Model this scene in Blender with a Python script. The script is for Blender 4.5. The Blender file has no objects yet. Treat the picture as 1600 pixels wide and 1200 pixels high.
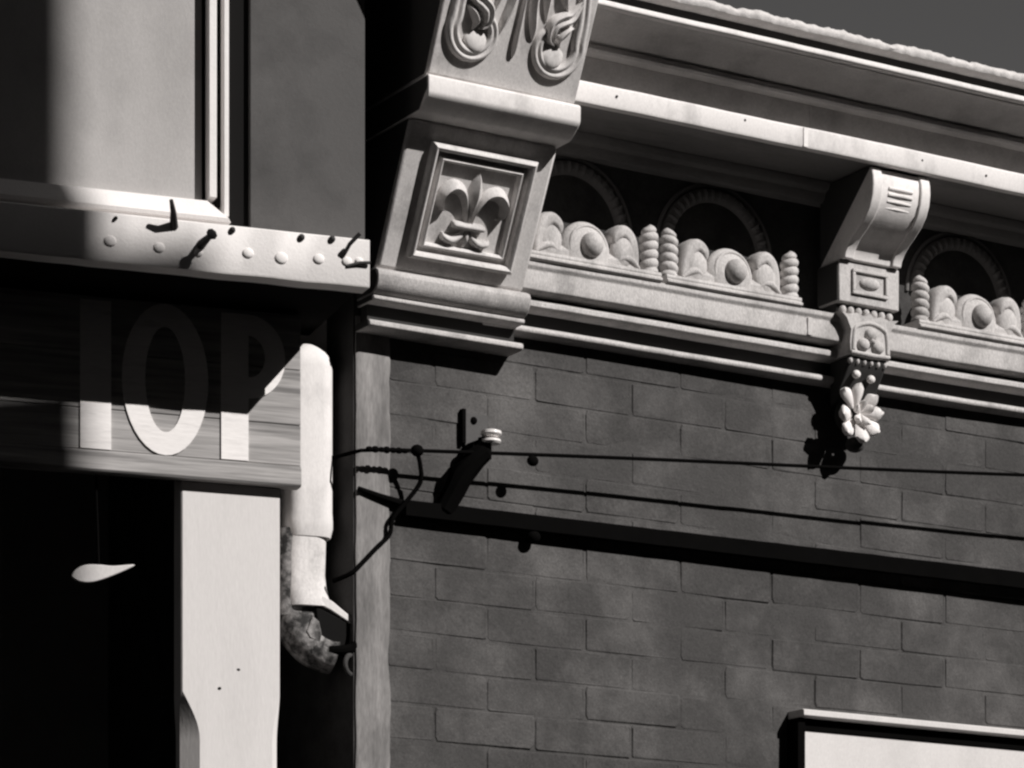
import bpy, bmesh, math, random
from mathutils import Vector, Matrix, noise
random.seed(7)
sc = bpy.context.scene
rad = math.radians

# ------------------------------------------------------------------ camera
YAW = math.atan(5000.0 / 8213.0)              # the street wall runs away to the right
cam = bpy.data.cameras.new('camera')
cam.sensor_width = 36.0
cam.lens = 36.0 * 5000.0 / 1600.0
cam.shift_y = (1855.0 - 600.0) / 1600.0       # rising front: verticals stay upright
cam.clip_end = 2000.0
camo = bpy.data.objects.new('camera', cam)
camo.location = (-3.28109, -6.04188, 1.6)
camo.rotation_euler = (rad(90), 0, -YAW)
sc.collection.objects.link(camo)
sc.camera = camo

# ------------------------------------------------------------------ light
SUN = Vector((0.50, -1.0, 0.79)).normalized() # towards the sun
elev = math.asin(SUN.z)
azim = math.atan2(SUN.x, SUN.y)
w = bpy.data.worlds.new('World'); sc.world = w; w.use_nodes = True
nt = w.node_tree; nt.nodes.clear()
sky = nt.nodes.new('ShaderNodeTexSky'); sky.sky_type = 'NISHITA'; sky.sun_disc = False
sky.sun_elevation = elev; sky.sun_rotation = azim
sky.air_density = 1.0; sky.dust_density = 0.4; sky.ozone_density = 1.0
sep = nt.nodes.new('ShaderNodeSeparateColor')  # monochrome film behind a red filter
mono = nt.nodes.new('ShaderNodeCombineColor')
mg = nt.nodes.new('ShaderNodeMath'); mg.operation = 'MULTIPLY'; mg.inputs[1].default_value = 0.97
mb = nt.nodes.new('ShaderNodeMath'); mb.operation = 'MULTIPLY'; mb.inputs[1].default_value = 0.96
bg = nt.nodes.new('ShaderNodeBackground'); bg.inputs['Strength'].default_value = 0.05
wo = nt.nodes.new('ShaderNodeOutputWorld')
nt.links.new(sky.outputs[0], sep.inputs[0])
nt.links.new(sep.outputs[0], mono.inputs[0])
nt.links.new(sep.outputs[0], mg.inputs[0]); nt.links.new(mg.outputs[0], mono.inputs[1])
nt.links.new(sep.outputs[0], mb.inputs[0]); nt.links.new(mb.outputs[0], mono.inputs[2])
nt.links.new(mono.outputs[0], bg.inputs['Color'])
nt.links.new(bg.outputs[0], wo.inputs['Surface'])

sl = bpy.data.lights.new('sun', 'SUN'); sl.energy = 5.0; sl.angle = rad(0.4); sl.color = (1.0, 0.965, 0.94)
so = bpy.data.objects.new('sun', sl); sc.collection.objects.link(so)
so.location = SUN * 30
so.rotation_euler = (-SUN).to_track_quat('-Z', 'Y').to_euler()
sc.view_settings.view_transform = 'Standard'
sc.view_settings.look = 'None'
sc.view_settings.exposure = 0.0
sc.view_settings.gamma = 1.0
sc.cycles.filter_width = 2.4

# ------------------------------------------------------------------ materials
TINT = (1.0, 0.965, 0.945)
def mat(name, v, rough=0.7, var=0.15, scale=6.0, fine=0.08, fscale=220.0, bump=0.25, bscale=160.0,
        stretch=(1, 1, 1), rnd=0.0, world=False, stain=0.0, sscale=3.0, metal=0.0, stainv=0.5, spec=0.3, slo=0.5, shi=0.68):
    m = bpy.data.materials.new(name); m.use_nodes = True
    N = m.node_tree.nodes; L = m.node_tree.links
    b = N['Principled BSDF']; b.inputs['Roughness'].default_value = rough
    b.inputs['Metallic'].default_value = metal
    b.inputs['Specular IOR Level'].default_value = spec
    tc = N.new('ShaderNodeTexCoord'); mp = N.new('ShaderNodeMapping')
    mp.inputs['Scale'].default_value = stretch
    oi = N.new('ShaderNodeObjectInfo')
    add = N.new('ShaderNodeVectorMath'); add.operation = 'ADD'
    mul = N.new('ShaderNodeVectorMath'); mul.operation = 'SCALE'; mul.inputs[0].default_value = (7.3, 3.1, 5.7)
    L.new(oi.outputs['Random'], mul.inputs['Scale'])
    L.new(tc.outputs['Object'], add.inputs[0]); L.new(mul.outputs[0], add.inputs[1])
    L.new(add.outputs[0], mp.inputs['Vector'])
    def noi(s, det=5.0, r=0.6, src=None):
        n = N.new('ShaderNodeTexNoise'); n.inputs['Scale'].default_value = s
        n.inputs['Detail'].default_value = det; n.inputs['Roughness'].default_value = r
        L.new((src or mp).outputs[0], n.inputs['Vector']); return n.outputs[0]
    def math_(op, a, bb, c=None):
        n = N.new('ShaderNodeMath'); n.operation = op
        for i, x in enumerate((a, bb, c)):
            if x is None: continue
            if isinstance(x, (int, float)): n.inputs[i].default_value = x
            else: L.new(x, n.inputs[i])
        return n.outputs[0]
    f = math_('MULTIPLY_ADD', math_('SUBTRACT', noi(scale), 0.5), 2.4 * var, 1.0)
    g = math_('MULTIPLY_ADD', math_('SUBTRACT', noi(fscale, 2.0), 0.5), 2.4 * fine, 1.0)
    val = math_('MULTIPLY', math_('MULTIPLY', f, g), v)
    if rnd:
        val = math_('MULTIPLY', val, math_('MULTIPLY_ADD', math_('SUBTRACT', oi.outputs['Random'], 0.5), 2 * rnd, 1.0))
    if stain:
        mr = N.new('ShaderNodeMapRange'); mr.inputs[1].default_value = slo; mr.inputs[2].default_value = shi
        mr.inputs[3].default_value = 1.0; mr.inputs[4].default_value = 1.0 + (stainv - 1.0) * stain
        src = None
        if world: src = N.new('ShaderNodeNewGeometry')
        L.new(noi(sscale, 6.0, 0.65, src), mr.inputs[0])
        val = math_('MULTIPLY', val, mr.outputs[0])
    cc = N.new('ShaderNodeCombineColor')
    for i in range(3): L.new(math_('MULTIPLY', val, TINT[i]), cc.inputs[i])
    L.new(cc.outputs[0], b.inputs['Base Color'])
    if bump:
        bp = N.new('ShaderNodeBump'); bp.inputs['Strength'].default_value = bump; bp.inputs['Distance'].default_value = 0.002
        L.new(noi(bscale, 4.0), bp.inputs['Height']); L.new(bp.outputs[0], b.inputs['Normal'])
    return m

M = {}
M['sand_paint'] = mat('sand_paint', 0.52, 0.8, 0.12, 9, 0.34, 260, 0.6, 300, stretch=(1, 1, 0.5), stain=0.9, sscale=11, stainv=0.60)
M['white_paint'] = mat('white_paint', 0.80, 0.6, 0.07, 7, 0.13, 260, 0.2, 200, stretch=(1, 1, 0.6), stain=0.8, sscale=12, stainv=0.70)
M['soffit_paint'] = mat('soffit_paint', 0.62, 0.7, 0.25, 6, 0.18, 250, 0.25, 160, stretch=(0.8, 1, 0.8), stain=0.6, sscale=8, stainv=0.6)
M['carved_paint'] = mat('carved_paint', 0.62, 0.65, 0.12, 8, 0.22, 260, 0.3, 240, stretch=(1, 1, 0.5), stain=0.9, sscale=13, stainv=0.62)
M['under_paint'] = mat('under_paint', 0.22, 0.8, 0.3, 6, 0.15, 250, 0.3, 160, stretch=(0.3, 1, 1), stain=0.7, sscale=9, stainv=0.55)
M['side_shade'] = mat('side_shade', 0.045, 0.85, 0.25, 6, 0.15, 250, 0.3, 160)  # near-black colour for the shaded left sides of the brackets
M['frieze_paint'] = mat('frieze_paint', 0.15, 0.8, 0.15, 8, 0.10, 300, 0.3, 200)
M['groove_shade'] = mat('groove_shade', 0.035, 0.9, 0.2, 8, 0.1, 300, 0.2)  # near-black colour carries the shade of grooves, gaps and undersides
M['mortar'] = mat('mortar', 0.045, 0.95, 0.7, 13, 0.3, 200, 0.5)
M['brick'] = mat('brick', 0.055, 0.9, 0.26, 9, 0.40, 210, 1.0, 80, rnd=0.09, world=True, stain=1.0, sscale=3.8, stainv=2.15, slo=0.46, shi=0.72)
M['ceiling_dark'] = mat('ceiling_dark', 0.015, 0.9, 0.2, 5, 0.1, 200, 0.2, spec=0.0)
M['pipe_worn'] = mat('pipe_worn', 0.70, 0.75, 0.15, 14, 0.2, 200, 0.5, 90, stretch=(1, 1, 0.7), stain=0.8, sscale=16, stainv=0.68, slo=0.50, shi=0.68)
M['plaster'] = mat('plaster', 0.23, 0.9, 0.8, 16, 0.35, 200, 0.6, 90, stretch=(1, 1, 0.22), stain=0.9, sscale=9, stainv=0.55)
M['rough_mortar'] = mat('rough_mortar', 0.60, 0.95, 0.25, 22, 0.2, 200, 0.8, 90)
M['iron_black'] = mat('iron_black', 0.004, 0.9, 0.2, 20, 0.1, 300, 0.2, spec=0.0)
M['cable_black'] = mat('cable_black', 0.004, 0.9, 0.1, 20, 0.05, 300, 0.0, spec=0.0)
M['porcelain'] = mat('porcelain', 0.82, 0.15, 0.03, 10, 0.0, 100, 0.0, spec=0.5)
M['zinc'] = mat('zinc', 0.058, 0.6, 0.2, 20, 0.1, 300, 0.2)
M['grey_panel'] = mat('grey_panel', 0.40, 0.75, 0.22, 5, 0.10, 300, 0.25, 160, stretch=(1, 1, 0.6), stain=0.5, sscale=4, stainv=0.75)
M['dark_board'] = mat('dark_board', 0.085, 0.8, 0.22, 4, 0.10, 300, 0.3, 140, stain=0.8, sscale=3.5, stainv=0.6)
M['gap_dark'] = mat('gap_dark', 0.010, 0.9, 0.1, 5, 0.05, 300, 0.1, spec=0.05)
M['weathered_wood'] = mat('weathered_wood', 0.36, 0.85, 0.70, 34, 0.30, 120, 1.0, 60, stretch=(0.06, 1, 1.4), stain=1.0, sscale=26, stainv=0.45)
M['letter_white'] = mat('letter_white', 0.84, 0.7, 0.12, 10, 0.10, 260, 0.3, 120, stretch=(0.2, 1, 1.5), stain=0.5, sscale=30, stainv=0.62, slo=0.55)
M['post_white'] = mat('post_white', 0.66, 0.7, 0.05, 6, 0.07, 300, 0.2, 160, stretch=(1, 1, 0.2), stain=0.35, sscale=10, stainv=0.8)
M['pipe_white'] = mat('pipe_white', 0.74, 0.7, 0.08, 9, 0.10, 260, 0.25, 160, stretch=(1, 1, 0.5), stain=0.6, sscale=14, stainv=0.72)
M['pipe_corroded'] = mat('pipe_corroded', 0.26, 0.8, 0.8, 30, 0.4, 120, 1.0, 60, stain=1.0, sscale=26, stainv=0.12, slo=0.42, shi=0.58)
M['iron_rust'] = mat('iron_rust', 0.05, 0.85, 0.4, 30, 0.2, 200, 0.6, 80)
M['porch_dark'] = mat('porch_dark', 0.40, 0.9, 0.2, 4, 0.1, 200, 0.2)
M['ledge_white'] = mat('ledge_white', 0.80, 0.7, 0.05, 8, 0.08, 280, 0.35, 150, stain=0.35, sscale=16, stainv=0.82)
M['sign_white'] = mat('sign_white', 0.64, 0.6, 0.10, 5, 0.12, 260, 0.15, 160, stretch=(1, 1, 0.5), stain=0.5, sscale=6, stainv=0.8)
M['asphalt'] = mat('asphalt', 0.05, 0.95, 0.2, 0.6, 0.2, 60, 0.5, 40)
M['far_brick'] = mat('far_brick', 0.10, 0.9, 0.2, 0.8, 0.1, 60, 0.3, 40)
M['far_glass'] = mat('far_glass', 0.02, 0.1, 0.05, 1, 0.0, 60, 0.0, spec=0.5)

# ------------------------------------------------------------------ helpers
# frames: 'W' = street wall (x along it, y into it); 'L' = the timber porch building, turned a little
A_L = YAW - rad(20.0)
ML = Matrix.Translation((0, -0.05, 0)) @ Matrix.Rotation(-A_L, 4, 'Z')
FR = {'W': Matrix.Identity(4), 'L': ML}

class MB:
    def __init__(s): s.v = []; s.f = []
    def add(s, vs, fs):
        o = len(s.v); s.v += [tuple(p) for p in vs]; s.f += [tuple(i + o for i in q) for q in fs]; return s
    def box(s, x0, x1, n0, n1, z0, z1):            # n = distance out of the wall
        y0, y1 = -n1, -n0
        return s.add([(x0,y0,z0),(x1,y0,z0),(x1,y1,z0),(x0,y1,z0),(x0,y0,z1),(x1,y0,z1),(x1,y1,z1),(x0,y1,z1)],
                     [(0,3,2,1),(4,5,6,7),(0,1,5,4),(1,2,6,5),(2,3,7,6),(3,0,4,7)])
    def prism(s, prof, x0, x1, seg=1):             # closed profile of (n, z), run along x
        k = len(prof); vs = []; fs = []
        for j in range(seg + 1):
            x = x0 + (x1 - x0) * j / seg
            dn = dz = 0.0
            if seg > 8:
                dn = .0022*noise.noise((x*3.1, prof[0][1]*7, 0)) + .0010*noise.noise((x*11, prof[0][1]*7, 4))
                dz = .0020*noise.noise((x*2.3, prof[0][1]*9, 8)) + .0007*noise.noise((x*13, prof[0][1]*9, 5))
            vs += [(x, -n - (dn if n > .02 else 0), z + dz) for n, z in prof]
        for j in range(seg):
            for i in range(k):
                a, b = j*k + i, j*k + (i+1) % k
                fs.append((a, b, b + k, a + k))
        fs.append(tuple(range(k))[::-1]); fs.append(tuple(range(seg*k, seg*k + k)))
        return s.add(vs, fs)
    def loft(s, rings, cap=True, closed=True):
        k = len(rings[0]); vs = [p for r in rings for p in r]; fs = []
        for j in range(len(rings) - 1):
            for i in range(k if closed else k - 1):
                a, b = j*k + i, j*k + (i+1) % k
                fs.append((a, b, b + k, a + k))
        if cap and closed:
            fs.append(tuple(range(k))[::-1]); fs.append(tuple(range((len(rings)-1)*k, len(rings)*k)))
        return s.add(vs, fs)
    def tube(s, pts, r, k=10):
        pts = [Vector(p) for p in pts]; rings = []
        rr = r if isinstance(r, (list, tuple)) else [r]*len(pts)
        up = Vector((0.13, 0.21, 0.97))
        for i, p in enumerate(pts):
            t = (pts[min(i+1, len(pts)-1)] - pts[max(i-1, 0)]).normalized()
            a = t.cross(up)
            if a.length < 1e-3: a = t.cross(Vector((1, 0, 0)))
            a.normalize(); b = t.cross(a).normalized()
            rings.append([p + (a*math.cos(2*math.pi*q/k) + b*math.sin(2*math.pi*q/k))*rr[i] for q in range(k)])
        return s.loft(rings)
    def ell(s, c, rx, ry, rz, rot=None, nu=16, nv=10):
        c = Vector(c); rings = []
        rot = rot or Matrix.Identity(3)
        for j in range(nv + 1):
            t = -math.pi/2 + math.pi * (0.02 + 0.96*j/nv)
            rings.append([c + rot @ Vector((rx*math.cos(t)*math.cos(2*math.pi*q/nu), ry*math.cos(t)*math.sin(2*math.pi*q/nu), rz*math.sin(t))) for q in range(nu)])
        return s.loft(rings)
    def torus(s, c, R, r, rot=None, nu=28, nv=10, a0=0.0, a1=2*math.pi):
        c = Vector(c); rot = rot or Matrix.Identity(3); rings = []
        full = abs(a1 - a0 - 2*math.pi) < 1e-6
        for j in range(nu + 1):
            a = a0 + (a1 - a0)*j/nu
            d = Vector((math.cos(a), 0, math.sin(a)))
            rings.append([c + rot @ (d*(R + r*math.cos(2*math.pi*q/nv)) + Vector((0, r*math.sin(2*math.pi*q/nv), 0))) for q in range(nv)])
        return s.loft(rings, cap=not full)
    def ribbon(s, T, path, ws, hs, base=0.0, sub=6, k=9, groove=0.0, skirt=0.004, ridge=False):
        # a raised leaf or rib swept along a path on a face: T maps (u, v, height) into the frame
        P = smooth(path, sub); W = smooth([(x,) for x in ws], sub); H = smooth([(x,) for x in hs], sub)
        rings = []
        for i, p in enumerate(P):
            a = P[max(i-1, 0)]; b = P[min(i+1, len(P)-1)]
            t = Vector((b[0]-a[0], b[1]-a[1])); t.normalize(); nn = Vector((-t.y, t.x))
            ww = max(W[i][0], 0.0004); hh = H[i][0]
            r = []
            for q in range(k + 2):
                if q == 0 or q == k + 1:
                    x = -1.0 if q == 0 else 1.0; h = -skirt
                else:
                    x = -1 + 2*(q-1)/(k-1); h = base + hh*(math.sqrt(max(0, 1 - x*x))*(1 - groove*math.exp(-(x/0.3)**2)))
                    if ridge: h = base + hh*(1 - abs(x))**0.8
                r.append(T(p[0] + nn.x*ww*x, p[1] + nn.y*ww*x, h))
            rings.append(r)
        return s.loft(rings)

def smooth(p, sub):
    out = []; n = len(p); d = len(p[0])
    for i in range(n - 1):
        a, b, c, e = p[max(i-1, 0)], p[i], p[i+1], p[min(i+2, n-1)]
        for j in range(sub):
            t = j / sub
            out.append(tuple(0.5*((2*b[q]) + (-a[q]+c[q])*t + (2*a[q]-5*b[q]+4*c[q]-e[q])*t*t + (-a[q]+3*b[q]-3*c[q]+e[q])*t**3) for q in range(d)))
    out.append(tuple(p[-1])); return out

def build(name, mb, m, parent=None, base=(0, 0, 0), bevel=0.0, ang=35, smooth_=True, data=None):
    if data is None:
        me = bpy.data.meshes.new(name)
        b = Vector(base)
        me.from_pydata([tuple(Vector(v) - b) for v in mb.v], [], mb.f)
        bm = bmesh.new(); bm.from_mesh(me); bmesh.ops.recalc_face_normals(bm, faces=bm.faces); bm.to_mesh(me); bm.free()
        me.materials.append(M[m])
        if smooth_:
            me.polygons.foreach_set('use_smooth', [True]*len(me.polygons))
            me.set_sharp_from_angle(angle=rad(ang))
    else: me = data
    o = bpy.data.objects.new(name, me); sc.collection.objects.link(o)
    if bevel:
        md = o.modifiers.new('bevel', 'BEVEL'); md.width = bevel; md.segments = 2; md.limit_method = 'ANGLE'; md.angle_limit = rad(32)
        md.harden_normals = False
    if parent is not None: o.parent = parent
    return o
def tag(o, label, cat, group=None, kind=None):
    if label: o['label'] = label
    if cat: o['category'] = cat
    if group: o['group'] = group
    if kind: o['kind'] = kind
    return o
class Thing:
    def __init__(s, name, label, cat, base, frame='W', group=None):   # base = (x, n, z)
        s.base = (base[0], -base[1], base[2])
        e = bpy.data.objects.new(name, None); sc.collection.objects.link(e)
        e.empty_display_size = 0.05
        e.matrix_world = FR[frame] @ Matrix.Translation(s.base)
        tag(e, label, cat, group); s.e = e
    def part(s, name, mb, m, parent=None, **k):
        return build(name, mb, m, parent or s.e, base=s.base, **k)
def solo(name, mb, m, label, cat, base, frame='W', group=None, **k):
    b = (base[0], -base[1], base[2])
    o = build(name, mb, m, None, base=b, **k)
    o.matrix_world = FR[frame] @ Matrix.Translation(b)
    return tag(o, label, cat, group)

# ------------------------------------------------------------------ ground
g = MB().add([(-300,-300,0),(300,-300,0),(300,300,0),(-300,300,0)], [(0,1,2,3)])
tag(build('ground', g, 'asphalt'), None, None, kind='structure')

# ------------------------------------------------------------------ brick wall
wall = Thing('brick_wall', 'dark painted brick wall below the ornamental cornice', 'wall', (0.0, 0.0, 0.0))
core = MB().box(0.0, 3.2, -1.3, -0.0020, 0.0, 4.12)
wall.part('masonry_core', core, 'mortar')
sk = MB(); NX, NZ = 280, 150
pts_ = []
for k in range(NZ + 1):
    z = 2.30 + (3.50 - 2.30)*k/NZ
    for i in range(NX + 1):
        x = .07 + (2.35 - .07)*i/NX
        n = -.0012 + .0030*noise.noise((x*4.3, z*7.0, 2.0)) + .0012*noise.noise((x*17, z*23, 7.0)) + .0005*noise.noise((x*60, z*70, 1.0))
        pts_.append((x, -max(-.0019, n), z))
sk.add(pts_, [(k*(NX+1)+i, k*(NX+1)+i+1, (k+1)*(NX+1)+i+1, (k+1)*(NX+1)+i) for k in range(NZ) for i in range(NX)])
wall.part('mortar_pointing', sk, 'brick', ang=80)
ZJ, HC, LB, JT = 2.956, 0.0775, 0.257, 0.0034
def brick_mesh(L, seed):
    r = random.Random(seed); m = MB()
    j = lambda a: r.uniform(-a, a)
    e = 0.0026
    H = HC - JT
    fr = []
    k = [r.choice((.003, .004, .004, .006, .010)) for _ in range(8)]
    w_ = [j(.0016) for _ in range(4)]
    for (x, z) in ((k[0], w_[0]), (L/2, w_[0] + j(.001)), (L - k[1], w_[0]), (L + w_[1]*.6, k[2]), (L + w_[1]*.6, H - k[3]), (L - k[4], H + w_[2]), (L/2, H + w_[2] + j(.001)), (k[5], H + w_[2]), (w_[3]*.6, H - k[6]), (w_[3]*.6, k[7])):
        fr.append((x, z))
    cx, cz = L/2, H/2
    back = [(x, 0.03, z) for x, z in fr]
    mid = [(x, e, z) for x, z in fr]
    fin = [(cx + (x - cx)*(1 - 2*e/L), j(.0009), cz + (z - cz)*(1 - 2*e/H)) for x, z in fr]
    m.loft([back, mid, fin])
    return m
BM = {}
def brick_data(L, var):
    key = (round(L, 3), var)
    if key not in BM:
        o = build('brick', brick_mesh(L, hash(key) % 9999), 'brick', smooth_=False)
        BM[key] = o.data; bpy.data.objects.remove(o)
    return BM[key]
rows = range(-8, 8)
XL, XR = 0.082, 2.2
for r in rows:
    z0 = ZJ + r*HC + JT/2
    if z0 > 3.47: continue
    off = 0.97 if (r % 2) else 1.103
    if (r % 2): pass
    xj = off - LB*8
    cuts = []
    while xj < XR + LB:
        cuts.append(xj); xj += LB
    for a, b in zip(cuts[:-1], cuts[1:]):
        x0, x1 = max(a + JT/2, XL), min(b - JT/2, XR + .3)
        if x1 - x0 < 0.03: continue
        L = x1 - x0
        o = build('brick', None, None, wall.e, data=brick_data(L, random.randrange(5)))
        o.location = (x0, -random.uniform(-0.0006, 0.0014), z0)
        o.rotation_euler = (rad(random.uniform(-.5, .5)), rad(random.uniform(-.15, .15)), rad(random.uniform(-.4, .4)))
# whitewashed render strip on the corner
st = MB(); rings = []
for i in range(60):
    z = 2.2 + (3.47 - 2.2)*i/59
    xr = 0.088 + 0.006*noise.noise((z*9, 1.7, 0)) + 0.003*noise.noise((z*40, 5.7, 0))
    xl = 0.004 + 0.003*noise.noise((z*14, 8.7, 0)); nn = 0.006 + 0.002*noise.noise((z*12, 3, 1))
    rings.append([(xl, 0.003, z), (xl, -nn*.5, z), (xl+.006, -nn, z), ((xl+xr)/2, -nn - .002*noise.noise((z*20, 9, 2)), z), (xr-.006, -nn*.8, z), (xr, 0.001, z), (xr, 0.003, z)])
st.loft(rings)
wall.part('render_strip', st, 'plaster')
# a second, narrower run of render beside it
# ------------------------------------------------------------------ cornice
cor = Thing('cornice', 'painted sheet metal cornice with arcaded frieze running above the brick wall', 'cornice', (0.37, 0.0, 3.48))
X0, X1 = 0.30, 3.1
def mould(name, prof, m, x0=X0, x1=X1, bevel=0.0015, parent=None):
    return cor.part(name, MB().prism(prof, x0, x1, 70), m, parent=parent, bevel=bevel)
# lower mouldings (from the wall upward)
mould('lower_fillet', [(-.01,3.480),(.026,3.480),(.036,3.485),(.038,3.490),(.036,3.496),(.030,3.499),(-.01,3.499)], 'sand_paint')
mould('lower_groove', [(-.01,3.4965),(.010,3.4965),(.010,3.5365),(-.01,3.5365)], 'groove_shade', bevel=0)
mould('upper_fillet', [(-.01,3.534),(.046,3.534),(.056,3.538),(.056,3.549),(.050,3.553),(-.01,3.553)], 'sand_paint')
mould('upper_groove', [(-.01,3.550),(.030,3.550),(.030,3.568),(-.01,3.568)], 'groove_shade', bevel=0)
mould('ledge_band', [(-.01,3.565),(.064,3.565),(.074,3.569),(.076,3.578),(.074,3.612),(.080,3.620),(.080,3.630),(-.01,3.630)], 'sand_paint')
# upper mouldings
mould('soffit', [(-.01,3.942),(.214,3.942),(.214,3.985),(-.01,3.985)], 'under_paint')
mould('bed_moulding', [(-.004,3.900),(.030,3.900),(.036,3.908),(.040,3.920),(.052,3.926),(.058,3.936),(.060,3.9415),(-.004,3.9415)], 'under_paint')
mould('fascia_strip', [(.2145,3.938),(.232,3.938),(.235,3.944),(.235,3.982),(.231,3.986),(.2145,3.986)], 'white_paint')
mould('upper_board', [(-.01,3.9865),(.192,3.9865),(.192,4.055),(-.01,4.055)], 'soffit_paint')
cv = [(-.01,4.0555),(.222,4.0555),(.228,4.060),(.228,4.068),(.222,4.073)]
for i in range(9):
    t = i/8; cv.append((.224 + .106*t, 4.074 + .030*math.sin(t*math.pi/2)))
cv += [(.330,4.1045),(-.01,4.1045)]
mould('cove', cv, 'soffit_paint')
mould('crown_fillet', [(.10,4.105),(.343,4.105),(.347,4.108),(.347,4.117),(.343,4.120),(.10,4.120)], 'white_paint')
mould('coping_shade', [(.10,4.1205),(.318,4.1205),(.318,4.1475),(.10,4.1475)], 'groove_shade', bevel=0)  # near-black face standing in for the shadow below the coping
for x in (1.02, 1.71, 2.35):
    cor.part('lap_seam', MB().box(x, x + .012, .230, .2385, 3.9395, 3.9835), 'white_paint', bevel=.0008)
    cor.part('lap_seam', MB().box(x + .13, x + .142, .070, .0795, 3.571, 3.611), 'sand_paint', bevel=.0008)
    cor.part('lap_seam', MB().box(x + .05, x + .056, .170, .1945, 3.990, 4.052), 'soffit_paint', bevel=.0008)
for x in (.52, .86, 1.03, 1.36, 1.55, 1.93):
    cor.part('nail_head', MB().ell((x, -.2355, 3.972 - .012*((x*7) % 1)), .0030, .003, .0030, nu=8, nv=5), 'iron_rust')
# crumbling mortar coping
cp = MB(); rings = []
for i in range(420):
    x = X0 + (X1 - X0)*i/419
    t = .022 + .007*noise.noise((x*9, 0, 0)) + .006*noise.noise((x*31, 4, 0)) + .003*noise.noise((x*90, 7, 0))
    n = .358 + .006*noise.noise((x*14, 2, 5)) + .004*noise.noise((x*60, 3, 5))
    b = 4.148 + .0012*noise.noise((x*25, 9, 5))
    rings.append([(x, -.10, b), (x, -n + .004, b), (x, -n, b + t*.3), (x, -n + .002, b + t*.7), (x, -n + .012, b + t), (x, -n + .06, b + t*1.06), (x, -.10, b + t*1.1)])
cp.loft(rings)
cor.part('mortar_coping', cp, 'rough_mortar', smooth_=True, ang=50)

# arcaded frieze: a plate with round-headed niches
BAY = [0.552, 0.942, 1.662, 2.052, 2.772]
ZF0, ZF1, ZS = 3.6305, 3.9, 3.742         # bottom, top, springing
NF, NB, RN, HW = -0.004, -0.085, 0.118, 0.165
fp = MB()
edges = [X0]
for c in BAY: edges += [c - HW, c + HW]
edges.append(X1)
for a, b in zip(edges[0::2], edges[1::2]):
    if b > a: fp.add([(a,-NF,ZF0),(b,-NF,ZF0),(b,-NF,ZF1),(a,-NF,ZF1)], [(0,1,2,3)])
K = 32
for c in BAY:
    arch = [(c + RN, ZF0)] + [(c + RN*math.cos(math.pi*i/K), ZS + RN*math.sin(math.pi*i/K)) for i in range(K+1)] + [(c - RN, ZF0)]
    outr = []
    for (x, z) in arch:
        dx, dz = x - c, z - ZS
        if dz <= 0: outr.append((c + math.copysign(HW, dx), z)); continue
        s_ = min(HW/abs(dx) if abs(dx) > 1e-6 else 1e9, (ZF1 - ZS)/dz); outr.append((c + dx*s_, ZS + dz*s_))
    k = len(arch)
    fp.add([(x,-NF,z) for x, z in arch] + [(x,-NF,z) for x, z in outr], [(i, i+1, k+i+1, k+i) for i in range(k-1)])
    fp.add([(x,-NF,z) for x, z in arch] + [(x,-NB,z) for x, z in arch], [(i, i+1, k+i+1, k+i) for i in range(k-1)])
    fp.add([(x,-NB,z) for x, z in arch], [tuple(range(k))])
    # corners of the plate that the radial fan leaves out
    for sgn in (-1, 1):
        a_ = math.atan2(ZF1 - ZS, HW)
        pts = [p for p in outr]
        side = [p for p in pts if abs(p[0] - (c + sgn*HW)) < 1e-5]; top = [p for p in pts if abs(p[1] - ZF1) < 1e-5]
        s1 = max(side, key=lambda p: p[1]); t1 = (max if sgn > 0 else min)(top, key=lambda p: p[0])
        fp.add([(s1[0],-NF,s1[1]), (c + sgn*HW,-NF,ZF1), (t1[0],-NF,t1[1])], [(0,1,2)])
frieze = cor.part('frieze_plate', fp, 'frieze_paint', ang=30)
for c in BAY:
    a = MB()
    a.torus((c, .004, ZS), .136, .0165, nu=40, a0=0.0, a1=math.pi)
    a.torus((c, .000, ZS), .160, .005, nu=40, a0=0.0, a1=math.pi)
    for i in range(22):
        t = math.pi*(i + .5)/22
        a.ell((c + .136*math.cos(t), -.006, ZS + .136*math.sin(t)), .0145, .010, .0075, rot=Matrix.Rotation(-t, 3, 'Y'), nu=8, nv=6)
    a.torus((c, .060, ZS + .004), .060, .012, nu=32)
    a.ell((c, .062, ZS + .004), .030, .022, .030)
    cor.part('archivolt', a, 'frieze_paint', parent=None)

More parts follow.
